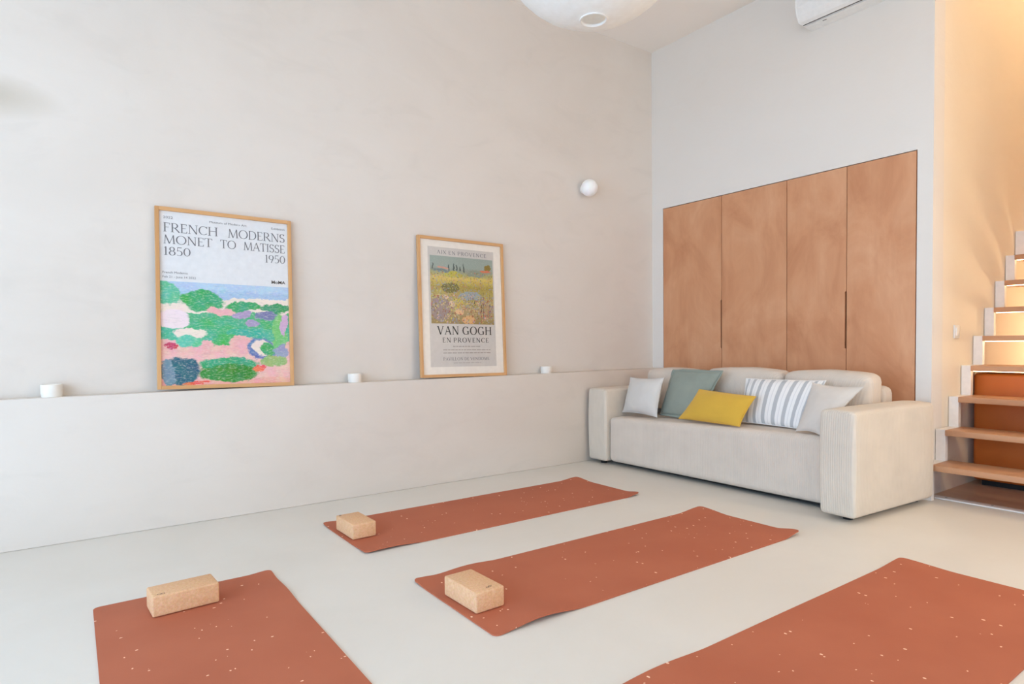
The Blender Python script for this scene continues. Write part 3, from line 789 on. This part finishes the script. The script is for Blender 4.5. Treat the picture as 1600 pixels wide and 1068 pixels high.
# ------------------------------------------------------------------ yoga mats and blocks
def mat_obj(loc, L, Wd, rot, lifts, label, wave=0.0, seed=0):
    """mat lying from its root corner along local x (length) and y (width); lifts = (x, y, radius, height)"""
    r, th = 0.022, 0.0045
    def samples(S, k):
        s = [r*(1-cos(pi/2*i/4)) for i in range(5)]
        m = [r+(S-2*r)*i/k for i in range(1, k)]
        return s + m + [S-x for x in reversed(s)]
    xs, ys = samples(L, 80), samples(Wd, 28)
    def zl(x, y):
        z = 0.0
        for lx, ly, lr, h in lifts:
            d = sqrt((x-lx)**2+(y-ly)**2)/lr
            if d < 1: z += h*(1-d*d)**2
        z += wave*max(0, noise.noise(Vector((x*2.2+seed, y*2.2, seed))))
        return z
    bm = bmesh.new(); G = {}
    for lay in (0, 1):
        for i, x in enumerate(xs):
            for j, y in enumerate(ys):
                d = min(y, Wd-y)
                ins = r - sqrt(max(r*r-(r-d)**2, 0)) if d < r else 0
                xx = min(max(x, ins), L-ins) if ins else x
                if ins: xx = ins + (L-2*ins)*(x/L)
                G[lay, i, j] = bm.verts.new((xx, y, zl(xx, y) + lay*th))
    nx, ny = len(xs), len(ys)
    for lay in (0, 1):
        for i in range(nx-1):
            for j in range(ny-1):
                q = [G[lay, i, j], G[lay, i+1, j], G[lay, i+1, j+1], G[lay, i, j+1]]
                bm.faces.new(q if lay else q[::-1])
    rim = [(i, 0) for i in range(nx-1)] + [(nx-1, j) for j in range(ny-1)] + [(i, ny-1) for i in range(nx-1, 0, -1)] + [(0, j) for j in range(ny-1, 0, -1)]
    for a, b in zip(rim, rim[1:]+rim[:1]):
        bm.faces.new((G[(0,)+a], G[(0,)+b], G[(1,)+b], G[(1,)+a]))
    o = obj_bm('yoga_mat', bm, 'mat', None, True, 40)
    o.location = loc; o.rotation_euler = (0, 0, rot)
    return tag(o, label, 'yoga mat', 'terracotta yoga mats')
mat_obj((1.090, 2.732, 0.0003), 1.815, .600, radians(0.3), [(1.815, .600, .16, .012), (1.815, 0, .12, .014), (.12, 0, .22, .010), (0, .6, .12, .006)],
        'speckled terracotta yoga mat lying nearest the plastered ledge', .0012, 1)
mat_obj((1.118, 1.700, 0.0003), 1.818, .605, radians(0.0), [(1.818, .605, .2, .014), (1.818, 0, .14, .018), (.2, 0, .2, .016), (.26, .605, .16, .008), (0, .6, .12, .006)],
        'speckled terracotta yoga mat with a turned-up corner pointing at the middle of the sofa', .0012, 2)
mat_obj((0.045, 2.772, 0.0003), 1.815, .632, radians(-90), [(0, .632, .10, .006), (.26, .632, .16, .006)],
        'speckled terracotta yoga mat lying crosswise to the other mats', .0010, 3)
mat_obj((1.125, 0.612, 0.0003), 1.822, .628, radians(0.2), [(1.822, .628, .22, .008), (.25, .628, .25, .010)],
        'speckled terracotta yoga mat with no block on it, towards the stairs', .0016, 4)

def block(x, y, sx, sy, rot, label, mx, my, mr):
    h = 0.075
    o = empty('yoga_block', (x, y, 0.0062)); o.rotation_euler = (0, 0, rot)
    cb = box('cork_body', (-sx/2, sx/2, -sy/2, sy/2, 0, h), 'cork', o, 0.007, 3)
    bm = bmesh.new()                      # small printed mark: two little loops
    for k in (-1, 1):
        n = 14; ca = k*0.0065
        for i in range(n):
            a0, a1 = 2*pi*i/n, 2*pi*(i+1)/n
            pts = [(ca+rr*cos(a), rr*.8*sin(a)) for a, rr in ((a0, .0045), (a1, .0045), (a1, .0068), (a0, .0068))]
            v = []
            for px, py in pts:
                qx, qy = px*cos(mr)-py*sin(mr), px*sin(mr)+py*cos(mr)
                v.append(bm.verts.new((mx+qx, my+qy, h+.0004)))
            bm.faces.new(v)
    me = bpy.data.meshes.new('printed_mark'); bm.to_mesh(me); bm.free()
    link_mesh('printed_mark', me, 'ink', cb)
    return tag(o, label, 'yoga block', 'cork yoga blocks')
block(1.172, 3.065, .125, .225, 0.02, 'cork yoga block on the mat nearest the plastered ledge', -.045, .095, 1.2)
block(1.212, 1.985, .125, .222, 0.03, 'cork yoga block on the mat with the turned-up corner', .01, -.085, .3)
block(0.322, 2.600, .222, .125, 0.06, 'cork yoga block lying along the end of the crosswise mat', -.080, -.045, 0)

# ------------------------------------------------------------------ stairs
st = tag(empty('staircase', (XB, 1.1, 0)), 'open-riser staircase with wooden treads and white zigzag steel stringer, lit warm from below', 'staircase')
TX0, TZ0, GO, RI, TT = 4.152, 0.215, 0.1915, 0.1905, 0.034
YSL = 1.595
NT_ = 14
offs = Vector((XB, 1.1, 0))
def tz(k): return TZ0 + RI*k
def tx(k): return TX0 + GO*k
led = emitter('warm_led', (1.0, 0.76, 0.44, 1), 9.0)
for k in range(NT_):
    td = box('tread', (tx(k)-offs.x, tx(k)+.255-offs.x, .56-offs.y, YSL-.001-offs.y, tz(k)-TT, tz(k)), 'tread', st, 0.003, 2)
    if k >= 3:
        bm = bmesh.new(); add_box(bm, tx(k)+.020-offs.x, tx(k)+.032-offs.x, .60-offs.y, YSL-.01-offs.y, tz(k)-TT-.0035, tz(k)-TT-.0002)
        obj_bm('led_strip', bm, led, td)
def stringer(y0, y1):
    t = 0.036
    up, lo = [], []
    o = []
    # outline of the folded plate in (x,z): outer (upper/front) path then inner path back
    outer = [(tx(0)+.012, 0.0)]; inner = [(tx(0)+.012+t, 0.0)]
    for k in range(NT_):
        z = tz(k)
        outer += [(tx(k)+.012, z+.0), (tx(k+1)+.012, z+.0)]
        inner += [(tx(k)+.012+t, z-t), (tx(k+1)+.012+t, z-t)]
    o = outer + inner[::-1]
    bm = bmesh.new()
    # build per-segment quads so the zigzag stays clean
    seg = list(zip(outer, inner))
    A_ = [(bm.verts.new((p[0]-offs.x, y0-offs.y, p[1])), bm.verts.new((q[0]-offs.x, y0-offs.y, q[1]))) for p, q in seg]
    B_ = [(bm.verts.new((p[0]-offs.x, y1-offs.y, p[1])), bm.verts.new((q[0]-offs.x, y1-offs.y, q[1]))) for p, q in seg]
    for i in range(len(seg)-1):
        bm.faces.new((A_[i][0], A_[i+1][0], A_[i+1][1], A_[i][1])); bm.faces.new((B_[i][0], B_[i][1], B_[i+1][1], B_[i+1][0]))
        bm.faces.new((A_[i][0], B_[i][0], B_[i+1][0], A_[i+1][0])); bm.faces.new((A_[i][1], A_[i+1][1], B_[i+1][1], B_[i][1]))
    for e in (0, -1): bm.faces.new((A_[e][0], A_[e][1], B_[e][1], B_[e][0]))
    return obj_bm('stringer', bm, 'white_metal', st)
stringer(YSL, YE-.004)
stringer(.50, .555)
# leather pouf under the stairs
pf = tag(empty('leather_pouf', (5.06, 1.12, 0)), 'large cognac leather pouf block standing under the stairs', 'pouf')
box('cushion_body', (-.22, .22, -.48, .495, .035, .735), 'leather', pf, .022, 4)
box('plinth', (-.18, .18, -.44, .455, 0, .036), 'black', pf)
# light switch
sw = tag(empty('light_switch', (4.655, YE, 1.005)), 'white light switch on the warm-lit stairwell wall', 'light switch')
swp = box('plate', (-.041, .041, -.009, -.0005, -.042, .042), 'white_plastic', sw, .003, 2)
box('rocker', (-.026, .026, -.014, -.0085, -.026, .026), 'white_plastic', swp, .002, 2)

# stairwell lamp: opal globe on a cord, above the flight and outside the picture
sl = tag(empty('stairwell_lamp', (5.7, .75, 4.55)), 'opal globe lamp hanging in the stairwell', 'lamp')
warm = emitter('warm_opal_lamp', (1.0, 0.83, 0.58, 1), 78.0)
lathe('globe', [(.12*sin(pi*i/16) if 0 < i < 16 else 0, -.12*cos(pi*i/16)) for i in range(17)], None, sl, 24)
bpy.data.objects[sl.children[0].name].data.materials.append(warm)
lathe('cord', [(.004, .12), (.004, ZS-4.55)], 'white_plastic', sl, 8)

# pendant globe in the part of the room beside the stairs, outside the picture
rl = tag(empty('room_lamp', (3.55, -0.75, 1.6)), 'warm opal globe lamp hanging in the room beside the stairs', 'lamp')
rg = lathe('globe', [(.20*sin(pi*i/16) if 0 < i < 16 else 0, -.20*cos(pi*i/16)) for i in range(17)], None, rl, 24)
rg.data.materials.append(emitter('warm_room_lamp', (1.0, 0.72, 0.40, 1), 34.0))
lathe('cord', [(.004, .20), (.004, ZC-1.6)], 'white_plastic', rl, 8)

# unseen globe added below the upper flight to brighten the wall behind the treads
ul = tag(empty('stair_fill_globe', (6.25, 1.0, 0)), 'small warm fill globe added below the upper flight of stairs', 'lamp')
lathe('base', [(0, 0), (.09, 0), (.09, .015), (.012, .025), (.012, .80), (0, .80)], 'white_metal', ul, 24)
ug = lathe('globe', [(.10*sin(pi*i/16) if 0 < i < 16 else 0, .89-.10*cos(pi*i/16)) for i in range(17)], None, ul, 24)
ug.data.materials.append(emitter('warm_stair_fill', (1.0, 0.79, 0.50, 1), 55.0))
